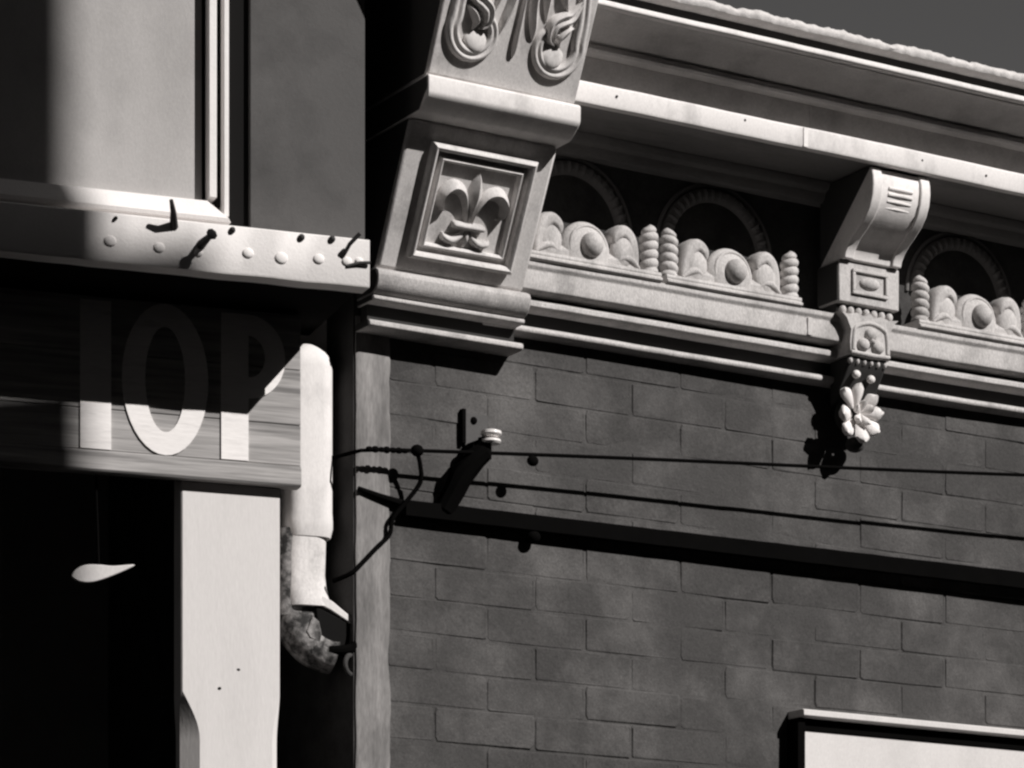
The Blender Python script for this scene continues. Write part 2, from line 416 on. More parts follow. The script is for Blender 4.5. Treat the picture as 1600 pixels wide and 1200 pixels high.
def ornament(c):
    T = lambda u, v, h: (c + u, -h, 3.6505 + v)
    base = MB().prism([(-.0035,3.6305),(.083,3.6305),(.088,3.634),(.088,3.639),(.082,3.642),(.084,3.646),(.082,3.6525),(-.0035,3.6525)], c - .188, c + .188)
    p = cor.part('ornament_panel', base, 'sand_paint', bevel=.001)
    # body of the relief
    b = MB()
    b.prism([(.0205,3.652),(.070,3.652),(.072,3.668),(.060,3.682),(.0205,3.690)], c - .128, c + .128)
    cor.part('relief_ground', b, 'sand_paint', parent=p, bevel=.003)
    d = MB(); d.ell((c, -.052, 3.676), .066, .032, .068, nu=28, nv=16)
    d.torus((c, -.071, 3.684), .047, .0040, nu=28)
    cor.part('dome', d, 'sand_paint', parent=p)
    d = MB(); d.ell((c + .002, -.082, 3.686), .0275, .024, .0275, nu=24, nv=14)
    cor.part('boss', d, 'sand_paint', parent=p)
    for s in (-1, 1):
        l = MB()
        TT = lambda u, v, h: (c + s*u, -h, 3.652 + v)
        l.ribbon(TT, [(.126,-.006),(.124,.034),(.114,.066),(.095,.080),(.077,.070),(.074,.056),(.084,.050)],
                 [.014,.017,.019,.019,.015,.010,.003], [.016,.020,.024,.027,.026,.020,.010], base=.054, k=11, groove=.10, skirt=-.03)
        l.ribbon(TT, [(.136,.004),(.116,.018),(.098,.022),(.080,.014)], [.004,.009,.009,.003], [.006,.010,.010,.004], base=.068, skirt=-.04)
        l.ell((c + s*.098, -.060, 3.690), .034, .017, .044, nu=20)
        cor.part('leaf', l, 'sand_paint', parent=p)
        q = MB()    # twisted colonnette
        rings = []; xc = c + s*.168
        for i in range(61):
            z = 3.6525 + .108*i/60
            ph = i/60*5.4*2*math.pi
            pul = abs(math.cos(ph*.5))**.6
            taper = 1.0 if i < 44 else max(.12, math.sqrt(max(0, 1 - ((i-44)/16.3)**2)))
            rr = (.0165 + .0058*pul)*taper
            ring = []
            for a in range(16):
                th = 2*math.pi*a/16
                tilt = .0030*math.cos(th)*s
                ring.append((xc + rr*math.cos(th), -.060 - rr*math.sin(th), z + tilt))
            rings.append(ring)
        q.loft(rings)
        cor.part('twisted_colonnette', q, 'sand_paint', parent=p, ang=60)
for c in BAY[:4]: ornament(c)

# ------------------------------------------------------------------ large end bracket
BX0, BX1 = 0.013, 0.378
eb = Thing('end_bracket', 'large carved cornice end bracket with fleur-de-lis panel and scroll volutes', 'bracket', (0.19, 0.0, 3.435))
def bpart(name, prof, m='carved_paint', x0=BX0, x1=BX1, bevel=.003, parent=None):
    return eb.part(name, MB().prism(prof, x0, x1), m, bevel=bevel, parent=parent)
bpart('foot_fillet', [(-.005,3.434),(.056,3.434),(.064,3.438),(.064,3.447),(.058,3.451),(-.005,3.451)], x0=.004, x1=.388, m='sand_paint', bevel=.002)
bpart('foot_groove', [(-.005,3.4515),(.036,3.4515),(.036,3.4885),(-.005,3.4885)], m='groove_shade', bevel=0, x1=.380)
bpart('middle_fillet', [(-.005,3.489),(.066,3.489),(.073,3.492),(.073,3.499),(.066,3.502),(-.005,3.502)], x0=.009, x1=.386, m='sand_paint', bevel=.002)
bpart('ledge_moulding', [(-.005,3.5025),(.066,3.5025),(.080,3.508),(.092,3.522),(.096,3.540),(.092,3.550),(.080,3.556),(-.005,3.556)], x0=.008, x1=.388, m='sand_paint', bevel=.002)
SL = 0.53                                            # rake of the panel face, n per z
ZA, NA = 3.5565, 0.078
ZB = 3.835; NBk = NA + SL*(ZB - ZA)
bpart('panel_block', [(-.005,ZA),(NA,ZA),(NBk,ZB),(-.005,ZB)], bevel=.008)
# overhanging cyma between panel and volutes
bpart('cyma_moulding', [(-.005,3.8355),(.258,3.8355),(.268,3.838),(.282,3.848),(.294,3.856),(.300,3.861),(.303,3.868),(.304,3.898),(.299,3.903),(-.005,3.904)],
      x0=.011, x1=.384, m='white_paint', bevel=.002)
ZC, NC, SU = 3.9045, 0.290, 0.50
ZT = 4.30
bpart('scroll_block', [(-.005,ZC),(NC,ZC),(NC + SU*(ZT - ZC),ZT),(NC + SU*(ZT-ZC) - .05,ZT+.05),(-.005,ZT+.05)], bevel=.006)
eb.part('shade_plate', MB().prism([(.0,ZA+.004),(NA-.010,ZA+.004),(NBk-.010,ZB-.002),(.0,ZB-.002)], BX0-.002, BX0-.0003), 'side_shade')  # thin dark plates paint shade onto the bracket's left side
eb.part('shade_plate', MB().prism([(.0,3.839),(.264,3.839),(.286,3.866),(.295,3.872),(.299,3.880),(.299,3.898),(.0,3.900)], .009, .0107), 'side_shade')
eb.part('shade_plate', MB().prism([(.0,ZC+.004),(NC-.008,ZC+.004),(NC+SU*(ZT-ZC)-.012,ZT-.004),(.0,ZT+.04)], BX0-.002, BX0-.0003), 'side_shade')
eb.part('shade_plate', MB().prism([(.0,3.506),(.062,3.506),(.076,3.511),(.087,3.524),(.091,3.540),(.087,3.548),(.076,3.552),(.0,3.552)], .006, .0077), 'side_shade')
eb.part('shade_plate', MB().box(.007, .0087, .0, .069, 3.4905, 3.5005), 'side_shade')
eb.part('shade_plate', MB().box(.002, .0037, .0, .060, 3.4365, 3.4490), 'side_shade')
ca = math.atan(SL); cS, sS = math.cos(ca), math.sin(ca)
UC = 0.200
def TP(u, v, h):                                     # panel face: v runs up the slope, h out of it
    n = NA + v*sS + h*cS; z = ZA + v*cS - h*sS
    return (UC + u, -n, z)
def rect_frame(u0, u1, v0, v1, wd, h, hb=-.002, prof=5):
    m = MB(); rings = []
    cor_ = [(u0,v0),(u1,v0),(u1,v1),(u0,v1)]
    dirs = [(1,1),(-1,1),(-1,-1),(1,-1)]
    for i in range(5):
        (u, v), (du, dv) = cor_[i % 4], dirs[i % 4]
        r = []
        for q in range(prof + 2):
            t = 0 if q == 0 else (1 if q == prof+1 else (q-1)/(prof-1))
            hh = hb if q in (0, prof+1) else h*(0.62 + 0.38*math.sin(math.pi*t))
            r.append(TP(u + du*wd*t, v + dv*wd*t, hh))
        rings.append(r)
    m.loft(rings, cap=False); return m
PU0, PU1, PV0, PV1 = -.128, .130, .034, .276
fo = eb.part('panel_frame', rect_frame(PU0, PU1, PV0, PV1, .016, .023), 'carved_paint')
eb.part('inner_frame', rect_frame(PU0+.026, PU1-.026, PV0+.026, PV1-.026, .010, .015), 'carved_paint', parent=fo)
fl = bpy.data.objects.new('fleur_de_lis', None)      # replaced below by one carved mesh
bpy.data.objects.remove(fl)
F = MB(); cvv = (PV0 + PV1)/2 - .004
T2 = lambda u, v, h: TP(u + .002, cvv + v, h)
F.ribbon(T2, [(0,-.030),(0,-.005),(0,.030),(0,.062),(0,.084)], [.005,.008,.019,.012,.001], [.010,.016,.024,.018,.003], k=13, ridge=True)
for s in (-1, 1):
    T3 = lambda u, v, h: TP(.002 + s*u, cvv + v, h)
    F.ribbon(T3, [(.007,-.030),(.013,.002),(.030,.034),(.056,.042),(.077,.024),(.076,-.002),(.064,-.010)],
             [.004,.007,.012,.015,.012,.007,.002], [.010,.014,.020,.025,.026,.021,.010], k=11, ridge=True)
    F.ribbon(T3, [(.006,-.042),(.014,-.056),(.034,-.067),(.052,-.063),(.057,-.054)], [.004,.007,.010,.008,.002], [.010,.014,.019,.018,.007], k=9)
F.ribbon(T2, [(-.039,-.034),(-.035,-.034),(0,-.034),(.035,-.034),(.039,-.034)], [.002,.008,.009,.008,.002], [.008,.019,.021,.019,.008], k=9)
F.ribbon(T2, [(0,-.040),(0,-.060),(0,-.078)], [.006,.007,.001], [.010,.016,.005], k=9)
eb.part('fleur_de_lis', F, 'carved_paint', parent=None, ang=50)
# volutes and leaf ribs on the upper face
cb = math.atan(SU); cU, sU = math.cos(cb), math.sin(cb)
def TU(u, v, h):
    return (UC + u, -(NC + v*sU + h*cU), ZC + v*cU - h*sU)
for s in (-1, 1):
    Vv = MB(); TT = lambda u, v, h: TU(s*u, v, h)
    cu, cv_ = .097, .106
    path = [(.122,.42),(.128,.30),(.140,.225),(.149,.165)]; ws = [.014,.014,.015,.016]; hs = [.010,.011,.012,.013]
    for i in range(0, 15):
        a = rad(20) - rad(22)*i; R = .056 - .0004*i - .00013*i*i
        path.append((cu + R*math.cos(a), cv_ + R*math.sin(a))); ws.append(.0170 - .0005*i); hs.append(.0145 - .0003*i)
    ws[-1] = .001
    Vv.ribbon(TT, path, ws, hs, sub=5, k=17, groove=.5)
    Vv.ell(TT(cu - .004, cv_ - .012, -.004), .030, .010, .034, nu=20)
    eb.part('volute', Vv, 'carved_paint', ang=50)
    lf = MB()
    lf.ribbon(TT, [(.016,.42),(.019,.27),(.026,.18),(.036,.135),(.040,.108)], [.009,.010,.012,.010,.002], [.016,.016,.016,.013,.003], k=9, ridge=True)
    lf.ribbon(TT, [(.046,.42),(.046,.32),(.050,.24),(.056,.19),(.062,.150)], [.010,.012,.013,.010,.002], [.014,.016,.017,.013,.003], k=9, ridge=True)
    lf.ribbon(TT, [(.082,.42),(.080,.32),(.084,.25),(.094,.205),(.108,.178)], [.010,.012,.013,.010,.002], [.013,.016,.018,.016,.005], k=9, ridge=True)
    lf.ribbon(TT, [(.136,.205),(.118,.172),(.098,.162),(.080,.148),(.078,.122),(.092,.108)], [.004,.013,.016,.015,.010,.002], [.012,.020,.024,.024,.020,.008], k=13, groove=.45)
    lf.ribbon(TT, [(.128,.150),(.112,.140),(.100,.122),(.106,.106)], [.003,.009,.009,.002], [.010,.018,.017,.006], k=9, ridge=True)
    eb.part('acanthus_leaf', lf, 'carved_paint', ang=50)
sm = MB(); sm.ribbon(lambda u, v, h: TU(u, v, h), [(0,.42),(0,.2),(.001,.10),(.001,.066)], [.003,.003,.006,.001], [.012,.012,.014,.004], k=9)
eb.part('stem', sm, 'carved_paint')

# ------------------------------------------------------------------ small console bracket with pendant flower
CX0, CX1 = 1.226, 1.398; CM = (CX0 + CX1)/2
cb_ = Thing('console_bracket', 'small scrolled console bracket with hanging flower pendant under the cornice', 'bracket', (CM, 0.0, 3.35))
pr = [(.02,3.9375),(.206,3.9375),(.212,3.930),(.216,3.915),(.217,3.895),(.213,3.870),(.202,3.846),(.184,3.826),(.160,3.808),(.138,3.794),(.122,3.780),(.112,3.766),(.108,3.752),(.02,3.752)]
cb_.part('scroll', MB().prism(pr, CX0 + .006, CX1 - .006), 'white_paint', bevel=.003, ang=40)
cb_.part('scroll_shade', MB().prism([(n - .004 if n > .05 else n, z) for n, z in pr], CX0 + .0035, CX0 + .0056), 'side_shade')  # dark plates painting shade onto the console's left side
cb_.part('block_shade', MB().box(CX0 - .0045, CX0 - .0023, .02, .096, 3.659, 3.7475), 'side_shade')
for s in (-1, 1):                                    # raised borders of the scroll
    x = CM + s*(.086 - .0165)
    e = MB().prism([(n + (.006 if n > .05 else 0), z) for n, z in pr[1:]], x - .014, x + .014)
    cb_.part('scroll_border', e, 'white_paint', bevel=.003, ang=40)
for k in range(4):
    z = 3.893 - .0135*k
    n = [.2165,.2145,.2085,.2010][k]
    cb_.part('scroll_rib', MB().tube([(CM - .034, -n, z), (CM, -n - .002, z), (CM + .034, -n, z)], .0042, 8), 'white_paint')
cb_.part('block', MB().box(CX0 - .002, CX1 + .002, .02, .100, 3.655, 3.7515), 'sand_paint', bevel=.003)
bp_ = MB()
for (x0, x1, z0, z1) in ((CM-.052, CM+.052, 3.676, 3.684), (CM-.052, CM+.052, 3.727, 3.735), (CM-.052, CM-.044, 3.684, 3.727), (CM+.044, CM+.052, 3.684, 3.727)):
    bp_.box(x0, x1, .1003, .107, z0, z1)
bp_.ell((CM, -.101, 3.706), .030, .010, .014)
cb_.part('block_panel', bp_, 'sand_paint', bevel=.0015)
cb_.part('bead_shelf', MB().prism([(.02,3.634),(.080,3.634),(.084,3.645),(.080,3.6545),(.02,3.6545)], CX0 + .004, CX1 - .004), 'groove_shade', bevel=.001)
for k in range(7):
    x = CX0 + .018 + (CX1 - CX0 - .036)*k/6
    cb_.part('bead', MB().ell((x, -.086, 3.640), .0095, .010, .011, nu=12, nv=8), 'sand_paint')
# shield with scalloped head and three-lobed flower
sh = MB()
oc = lambda u, v, h: (CM + u, -h, 3.535 + v)
outl = [(-.060,0),(.060,0),(.062,.030),(.058,.058),(.072,.086),(.086,.098),(.060,.094),(.036,.100),(.016,.094),(0,.104),(-.016,.094),(-.036,.100),(-.060,.094),(-.086,.098),(-.072,.086),(-.058,.058),(-.062,.030)]
sh.loft([[oc(u, v, .02) for u, v in outl], [oc(u, v, .098) for u, v in outl], [oc(u*.95, .05 + (v-.05)*.94, .104) for u, v in outl]])
cb_.part('shield', sh, 'sand_paint', ang=30)
sf = MB()
sf.ribbon(oc, [(-.056,.006),(0,.004),(.056,.006)], [.006,.007,.006], [.008,.010,.008], base=.100, skirt=-.09)
sf.ribbon(oc, [(-.050,.012),(-.048,.045),(-.040,.066),(0,.078),(.040,.066),(.048,.045),(.050,.012)], [.006]*7, [.009]*7, base=.100, skirt=-.09)
for (u, v) in ((-.022,.026),(.020,.024),(.0,.052)):
    sf.ell(oc(u, v, .106), .017, .012, .015, nu=14, nv=8)
sf.ell(oc(0,.034,.112), .007, .008, .007, nu=10, nv=6)
cb_.part('shield_flower', sf, 'sand_paint')
un = MB().prism([(.02,3.534),(.098,3.534),(.096,3.522),(.080,3.500),(.060,3.470),(.044,3.440),(.02,3.430)], CM - .056, CM + .056)
cb_.part('pendant_stem', un, 'groove_shade', bevel=.006)
for k in range(6):
    x = CM - .050 + .100*k/5
    cb_.part('drop', MB().ell((x, -.092, 3.524), .0065, .007, .008, nu=10, nv=6), 'sand_paint')
for (u, v) in ((-.026, 3.496),(.018, 3.490)):
    cb_.part('drop', MB().ell((CM + u, -(.084 if v > 3.492 else .082), v), .011, .010, .010, nu=10, nv=6), 'white_paint')
pc = Vector((CM - .010, -.056, 3.408))
def petal(ang, R, tilt, ln, wd, curl=.0):
    d = Vector((math.cos(ang), 0, math.sin(ang))); out = Vector((0, -1, 0)); sd = d.cross(out)
    m = MB(); rings = []
    for i in range(11):
        t = i/10
        p = pc + d*(R + ln*t) + out*(tilt*math.sin(t*1.9) + curl*t*t)
        ww = wd*(.22 + .78*math.sin(min(1, t*.98)**1.5*math.pi*.66))*(1 if i < 9 else (.8 if i == 9 else .35))
        th_ = .0045 + .0045*t
        r = []
        for q in range(10):
            a = 2*math.pi*q/10
            r.append(p + sd*ww*math.cos(a) + out*(th_*math.sin(a) - .005*math.cos(a)**2*t))
        rings.append(r)
    m.loft(rings); return m
rp = random.Random(5)
for k in range(8):
    a = rad(-90 + 45*k + rp.uniform(-9, 9))
    cb_.part('petal', petal(a, .008, rp.uniform(.018, .030), rp.uniform(.050, .064), rp.uniform(.016, .021), rp.uniform(-.006, .012)), 'white_paint')
for k in range(5):
    a = rad(20 + 72*k + rp.uniform(-12, 12))
    mm = petal(a, .000, .012, rp.uniform(.026, .034), 0.0115, .010); mm.v = [(x, y - .018, z) for x, y, z in mm.v]
    cb_.part('inner_petal', mm, 'white_paint')
cb_.part('flower_core', MB().ell(pc + Vector((0, .014, 0)), .044, .026, .044), 'groove_shade')
cb_.part('pendant_tip', MB().ell(pc + Vector((.004, .004, -.068)), .024, .020, .018), 'iron_rust')

# ------------------------------------------------------------------ things fixed to the brick wall
rl = Thing('iron_rail', 'black flat iron rail bolted along the brick wall under the wires', 'rail', (0.12, 0.0, 3.06))
def railpt(x): return (0.006 + .016*(x - .11)/1.8, 3.0665 + .010*(x - .11)/1.75)
r_ = MB(); rings = []
for i in range(50):
    x = .113 + (2.4 - .113)*i/49; n, z = railpt(x); h = .0165 + .003*(x - .11)/1.8
    j = .0012*noise.noise((x*15, 0, 3))
    rings.append([(x, -n, z - h), (x, -n - .022, z - h + j), (x, -n - .022, z + h + j), (x, -n, z + h)])
r_.loft(rings); rl.part('bar', r_, 'iron_black')
for x in (.44,):
    n, z = railpt(x)
    rl.part('bolt', MB().ell((x, -n - .012, z - .030), .017, .014, .014, nu=12, nv=8), 'iron_black')
    rl.part('bolt_shank', MB().box(x - .006, x + .006, -.01, n + .01, z - .04, z - .012), 'iron_black')
rl.part('end_rod', MB().tube([(.004, -.012, 3.098), (.06, -.012, 3.086), (.118, -.014, 3.076)], [.005, .007, .009], 8), 'iron_black')

# overhead service wire, its standoff and clamp
def wirept(x): return (x, -(.045 + .062*x), 3.193 + .0*(x) )
import_pts = []
wp = []
for i in range(40):
    x = -.012 + (2.6 + .012)*i/39
    n = .050 + .058*max(0, x)
    z = 3.1745 + .0735*x + .0018*math.sin(x*3)
    wp.append((x, -n, z))
wp = [(-.060, .070, 3.168), (-.030, .030, 3.169), (-.014, -.020, 3.171), (-.006, -.042, 3.172)] + wp[1:]
wi = Thing('service_wire', 'thin black service wire strung along the wall past the insulator', 'wire', (0.0, .05, 3.17))
wi.part('strand', MB().tube(wp, .0043, 8), 'cable_black')
tw = MB()
for (x, r) in ((.010, .0062), (.024, .0075), (.040, .0060), (.052, .0078), (.068, .0064), (.082, .0070), (.096, .0058)):
    tw.ell((x, -.051 - .0006*x, 3.1745 + .0735*x), .0095, r, r, nu=10, nv=6)
wi.part('splice', tw, 'cable_black')
wi.part('splice_knob', MB().ell((.123, -.058, 3.184), .015, .013, .013), 'cable_black')
n4 = .050 + .058*.42
wi.part('clamp', MB().ell((.405, -n4, 3.192), .014, .010, .012), 'cable_black')
dw = MB().tube(smooth([(.124,-.056,3.182),(.134,-.052,3.155),(.138,-.045,3.120),(.112,-.030,3.078),(.084,-.020,3.040),(.078,-.016,3.006),(.048,-.014,2.975),(.012,-.014,2.938),(-.012,-.012,2.915),(-.04,.02,2.90)], 6), .0052, 8)
solo('drop_cable', dw, 'cable_black', 'kinked black cable dropping from the wire splice to the wall corner', 'cable', (.124, .056, 3.182))

ins = Thing('insulator', 'white porcelain wire insulator on a small screwed wall plate', 'insulator', (.30, 0.0, 3.22))
ins.part('wall_plate', MB().box(.272, .332, -.004, .008, 3.222, 3.296), 'zinc', bevel=.002)
ins.part('plate_shadow', MB().box(.262, .2715, -.004, .014, 3.226, 3.302), 'iron_black', bevel=.001)  # black strip in place of the shadow line beside the plate
ins.part('screw', MB().ell((.294, -.008, 3.280), .0085, .006, .0085, nu=12, nv=8), 'iron_black')
ins.part('arm', MB().tube([(.288, -.004, 3.206), (.286, -.030, 3.206), (.284, -.058, 3.206)], [.024, .023, .022], 12), 'iron_black')
ins.part('strut', MB().tube([(.215, -.012, 3.075), (.236, -.026, 3.118), (.246, -.036, 3.150), (.272, -.050, 3.186), (.292, -.060, 3.204)], [.024, .025, .029, .026, .022], 10), 'iron_black')
ins.part('yoke', MB().tube([(.290, -.058, 3.185), (.288, -.060, 3.215), (.286, -.060, 3.232)], [.017, .018, .010], 10), 'iron_black')
pz = MB(); rings = []
for (r, z) in ((.004,3.2165),(.019,3.217),(.0225,3.221),(.021,3.226),(.013,3.2285),(.012,3.231),(.020,3.2335),(.0235,3.238),(.0225,3.244),(.012,3.248),(.004,3.249)):
    rings.append([(.300 + r*math.cos(2*math.pi*q/20), -.072 + r*math.sin(2*math.pi*q/20), z) for q in range(20)])
pz.loft(rings); ins.part('porcelain_knob', pz, 'porcelain')

# framed white sign low on the wall
sg = Thing('wall_sign', 'white framed signboard fixed low on the brick wall', 'sign', (1.15, 0.0, 2.0))
sg.part('board', MB().box(1.168, 2.5, .001, .034, 2.0, 2.690), 'sign_white', bevel=.002)
sg.part('stile_shade', MB().box(1.146, 1.1675, .001, .046, 1.98, 2.690), 'iron_black', bevel=.002)  # dark stile, its black also painting the sign's unlit left side
sg.part('top_cap', MB().prism([(.001,2.6905),(.058,2.6905),(.064,2.694),(.064,2.706),(.058,2.709),(.001,2.709)], 1.150, 2.5), 'sign_white', bevel=.001)
sg.part('cap_shadow', MB().box(1.1680, 2.5, .0345, .0385, 2.664, 2.6900), 'iron_black')  # black strip painting the cap's shadow onto the board

# ------------------------------------------------------------------ timber porch building on the left (frame L)
pb = Thing('porch_building', 'dark timber building front above the porch, left of the bracket', 'building', (-1.0, 0.0, 0.0), 'L')
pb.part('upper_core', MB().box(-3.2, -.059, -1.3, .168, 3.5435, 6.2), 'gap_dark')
pb.part('wall_board', MB().box(-.3035, -.057, .1685, .182, 3.5435, 4.9), 'dark_board', bevel=.002)
pb.part('corner_block', MB().box(-.143, -.030, -.24, -.170, 3.405, 3.5395), 'post_white', bevel=.002)
pb.part('rear_wall', MB().box(-3.2, 0.0, -1.42, -1.302, 0.0, 3.50), 'porch_dark')
pb.part('side_wall', MB().box(-3.3, -3.202, -1.42, .2, 0.0, 6.0), 'porch_dark')
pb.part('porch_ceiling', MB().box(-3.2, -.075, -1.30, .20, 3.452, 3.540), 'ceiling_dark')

fpn = Thing('framed_panel', 'grey panel in a white mitred moulding above the studded ledge', 'panel', (-.6, .17, 3.5435), 'L')
fpn.part('panel', MB().box(-1.30, -.4035, .1685, .176, 3.600, 4.9), 'grey_panel')
fr = MB()
# bottom rail: a broad weathered moulding with a mitred end
fr.loft([[(-1.30,-.1765,3.606),(-1.30,-.1765,3.560),(-1.30,-.214,3.560),(-1.30,-.218,3.568),(-1.30,-.200,3.604)],
         [(-.402,-.1765,3.606),(-.352,-.1765,3.560),(-.352,-.214,3.560),(-.358,-.218,3.568),(-.398,-.200,3.604)]])
fpn.part('bottom_moulding', fr, 'ledge_white', bevel=.001)
def stile(u0, u1, n, m): fpn.part('stile', MB().box(u0, u1, .1685, n, 3.610, 4.9), m, bevel=.0015)
fpn.part('stile_groove', MB().box(-.4033, -.3965, .1685, .178, 3.602, 4.9), 'gap_dark')
stile(-.396, -.3795, .206, 'ledge_white')
fpn.part('stile_groove', MB().box(-.3790, -.3650, .1685, .180, 3.600, 4.9), 'gap_dark')
fpn.part('stile', MB().box(-.3645, -.3535, .1685, .204, 3.575, 4.9), 'ledge_white', bevel=.0015)

lg = Thing('studded_ledge', 'white ledge board studded with bolt heads and bent nails above the shop sign', 'ledge', (-.6, .2, 3.445), 'L')
lb = MB(); rings = []
for i in range(40):
    u = -1.4 + (1.4 - .069)*i/39
    e = .0015*noise.noise((u*12, 3, 0)) + .001*noise.noise((u*50, 7, 0))
    rings.append([(u, -.2005, 3.446+e), (u, -.250, 3.445 + e), (u, -.2525, 3.449 + e), (u, -.2525, 3.540 + e), (u, -.250, 3.5432), (u, -.2005, 3.5432)])
lb.loft(rings); lg.part('board', lb, 'ledge_white')
lg.part('ledge_floor', MB().box(-1.4, -.0715, -.2, .2000, 3.5405, 3.5430), 'ledge_white')
for (px, z, r) in ((-.611,3.486,.013),(-.511,3.483,.012),(-.327,3.490,.012),(-.257,3.487,.014),(-.178,3.493,.012),(-.118,3.494,.011),(-.092,3.497,.009),(-.43,3.48,.009)):
    lg.part('bolt_head', MB().ell((px, -.2535, z), r, .0042, r*.85, nu=14, nv=8), 'ledge_white')
for (u, z, r) in ((-.36,3.533,.0065),(-.215,3.533,.007),(-.150,3.536,.007),(-.60,3.532,.004)):
    lg.part('nail_head', MB().ell((u, -.254, z), r, .008, r, nu=10, nv=6), 'iron_rust')
def nail(pts, r=.0038):
    lg.part('nail', MB().tube(pts, r, 8), 'iron_rust')
nail([(-.480,-.25,3.528),(-.490,-.285,3.548),(-.498,-.300,3.566)], [.009,.006,.004])
nail([(-.425,-.25,3.497),(-.418,-.295,3.503),(-.416,-.305,3.505)], [.010,.006,.012])
nail([(-.128,-.25,3.500),(-.118,-.272,3.524),(-.100,-.285,3.544)], .0042)
nail([(-.118,-.254,3.484),(-.092,-.258,3.492),(-.070,-.260,3.494)], .0035)

ss = Thing('shop_sign', 'weathered wooden hanging sign with large white capital letters below the ledge', 'sign', (-.45, 0.0, 3.081), 'L')
for (z0, z1) in ((3.127, 3.2115), (3.213, 3.3285), (3.330, 3.444)):
    ss.part('plank', MB().box(-1.3, -.143, -.028, random.uniform(-.0005, .0005), z0, z1), 'weathered_wood', bevel=.0012)
ss.part('bottom_batten', MB().prism([(-.028,3.081),(.004,3.081),(.008,3.086),(.007,3.118),(.002,3.126),(-.028,3.126)], -1.3, -.143), 'weathered_wood', bevel=.0012)
def ring_sector(cu, cz, ro, zo, ri, zi, a0, a1, n0=.0015, n1=.0042, k=40):
    m = MB(); rings = []
    for i in range(k + 1):
        a = a0 + (a1 - a0)*i/k; c, s = math.cos(a), math.sin(a)
        rings.append([(cu + ro*c, -n0, cz + zo*s), (cu + ro*c, -n1, cz + zo*s), (cu + ri*c, -n1, cz + zi*s), (cu + ri*c, -n0, cz + zi*s)])
    m.loft(rings, cap=abs(a1 - a0) < 6.2); return m
ss.part('letter_stroke', MB().box(-.617, -.552, .0015, .0042, 3.128, 3.436), 'letter_white')
ss.part('letter_o', ring_sector(-.437, 3.284, .092, .158, .043, .110, 0, 2*math.pi), 'letter_white')
p_ = MB().box(-.317, -.258, .0015, .0042, 3.128, 3.436)
for q in ring_sector(-.262, 3.348, .084, .088, .040, .044, -math.pi/2, math.pi/2).__dict__ and [ring_sector(-.258, 3.348, .080, .088, .036, .044, -math.pi/2, math.pi/2)]:
    p_.add(q.v, q.f)
ss.part('letter_p', p_, 'letter_white')
ss.part('nail_head', MB().ell((-.161, -.001, 3.105), .0055, .003, .0055, nu=10, nv=6), 'iron_black')

po = Thing('porch_post', 'white square porch post with chamfered shaft under the sign', 'post', (-.29, -.1, 0.0), 'L')
pm = MB(); rings = []
def post_ring(z, e0, e1, e2):
    # plan outline: left, right inset and chamfer
    u0, u1, n0, n1 = -.397 + e0, -.183 - e1, -.085, -.02
    c = max(e2, .003); d = c*.8
    pts = [(u0 + c, n1), (u1 - c*.35, n1), (u1, n1 - d*.35), (u1, n0 + .002), (u1 - .003, n0), (u0 + .003, n0), (u0, n0 + .002), (u0, n1 - d)]
    return [(u, -n, z) for u, n in pts]
rings.append(post_ring(3.45, 0, 0, 0)); rings.append(post_ring(2.640, 0, 0, 0))
for i in range(1, 9):
    t = i/8; s_ = t*t*(3 - 2*t)
    rings.append(post_ring(2.640 - .10*t, .004*s_, .004*s_, .003 + .033*math.sin(t*math.pi/2)))
rings.append(post_ring(0.0, .004, .004, .036))
pm.loft(rings); po.part('shaft', pm, 'post_white', ang=25)
po.part('knot', MB().ell((-.284, -.0195, 2.685), .004, .002, .003, nu=8, nv=6), 'iron_rust')

# drain pipe between sign and wall corner
dp = Thing('drain_pipe', 'white drain pipe with corroded broken elbow beside the wall corner', 'pipe', (-.1, -.1, 2.7), 'L')
def pipe_ring(cu, cn, z, hw, hd, c=.028, tilt=0.0, k=5):
    r = []; c = min(c, hw*.9, hd*.9)
    for (sx, sy, a0) in ((1, 1, 0), (-1, 1, 90), (-1, -1, 180), (1, -1, 270)):
        for i in range(k + 1):
            a = rad(a0 + 90*i/k)
            u = cu + sx*(hw - c) + c*math.cos(a); n = cn + sy*(hd - c) + c*math.sin(a)
            r.append((u, -n, z + tilt*(u - cu)))
    return r
up = MB().loft([pipe_ring(-.098, -.112, z, .051*w_, .050*w_) for z, w_ in tuple((3.360 + .056*math.sin(rad(q)), max(.08, math.cos(rad(q)))) for q in (88, 80, 70, 60, 50, 40, 30, 20, 10, 0)) + ((3.05,1),(3.03,1.02),(3.015,1.02),(2.995,.94))])
dp.part('upper_pipe', up, 'pipe_white', ang=40)
lo = MB(); rings = []
cl = [(-.104,-.112,3.000,.045),(-.106,-.113,2.960,.046),(-.107,-.114,2.915,.046),(-.105,-.112,2.885,.0465),(-.101,-.110,2.862,.048),(-.098,-.108,2.846,.048)]
for (u, n, z, hw) in cl: rings.append(pipe_ring(u, n, z, hw, hw, .030))
lo.loft(rings); dp.part('lower_pipe', lo, 'pipe_worn', ang=40)
sle = MB().loft([pipe_ring(-.118, -.118, z, .050 + .002*noise.noise((z*30, 1, 1)), .044, .03) for z in (3.012, 2.97, 2.92, 2.87, 2.825)])
dp.part('corroded_sleeve', sle, 'pipe_corroded', ang=40)
elb = MB(); rings = []
for i in range(15):
    t = i/14; a = t*rad(84)
    cz = 2.83 - .085*math.sin(a); cu_ = -.118 + .085*(1 - math.cos(a))
    rr = .0505 - .010*t
    rings.append([(cu_ + rr*math.cos(q)*math.cos(a*.9), .116 + rr*math.sin(q) + .02*t*-1, cz + rr*math.cos(q)*math.sin(a*.9)*1.0) for q in [2*math.pi*k/16 for k in range(16)]])
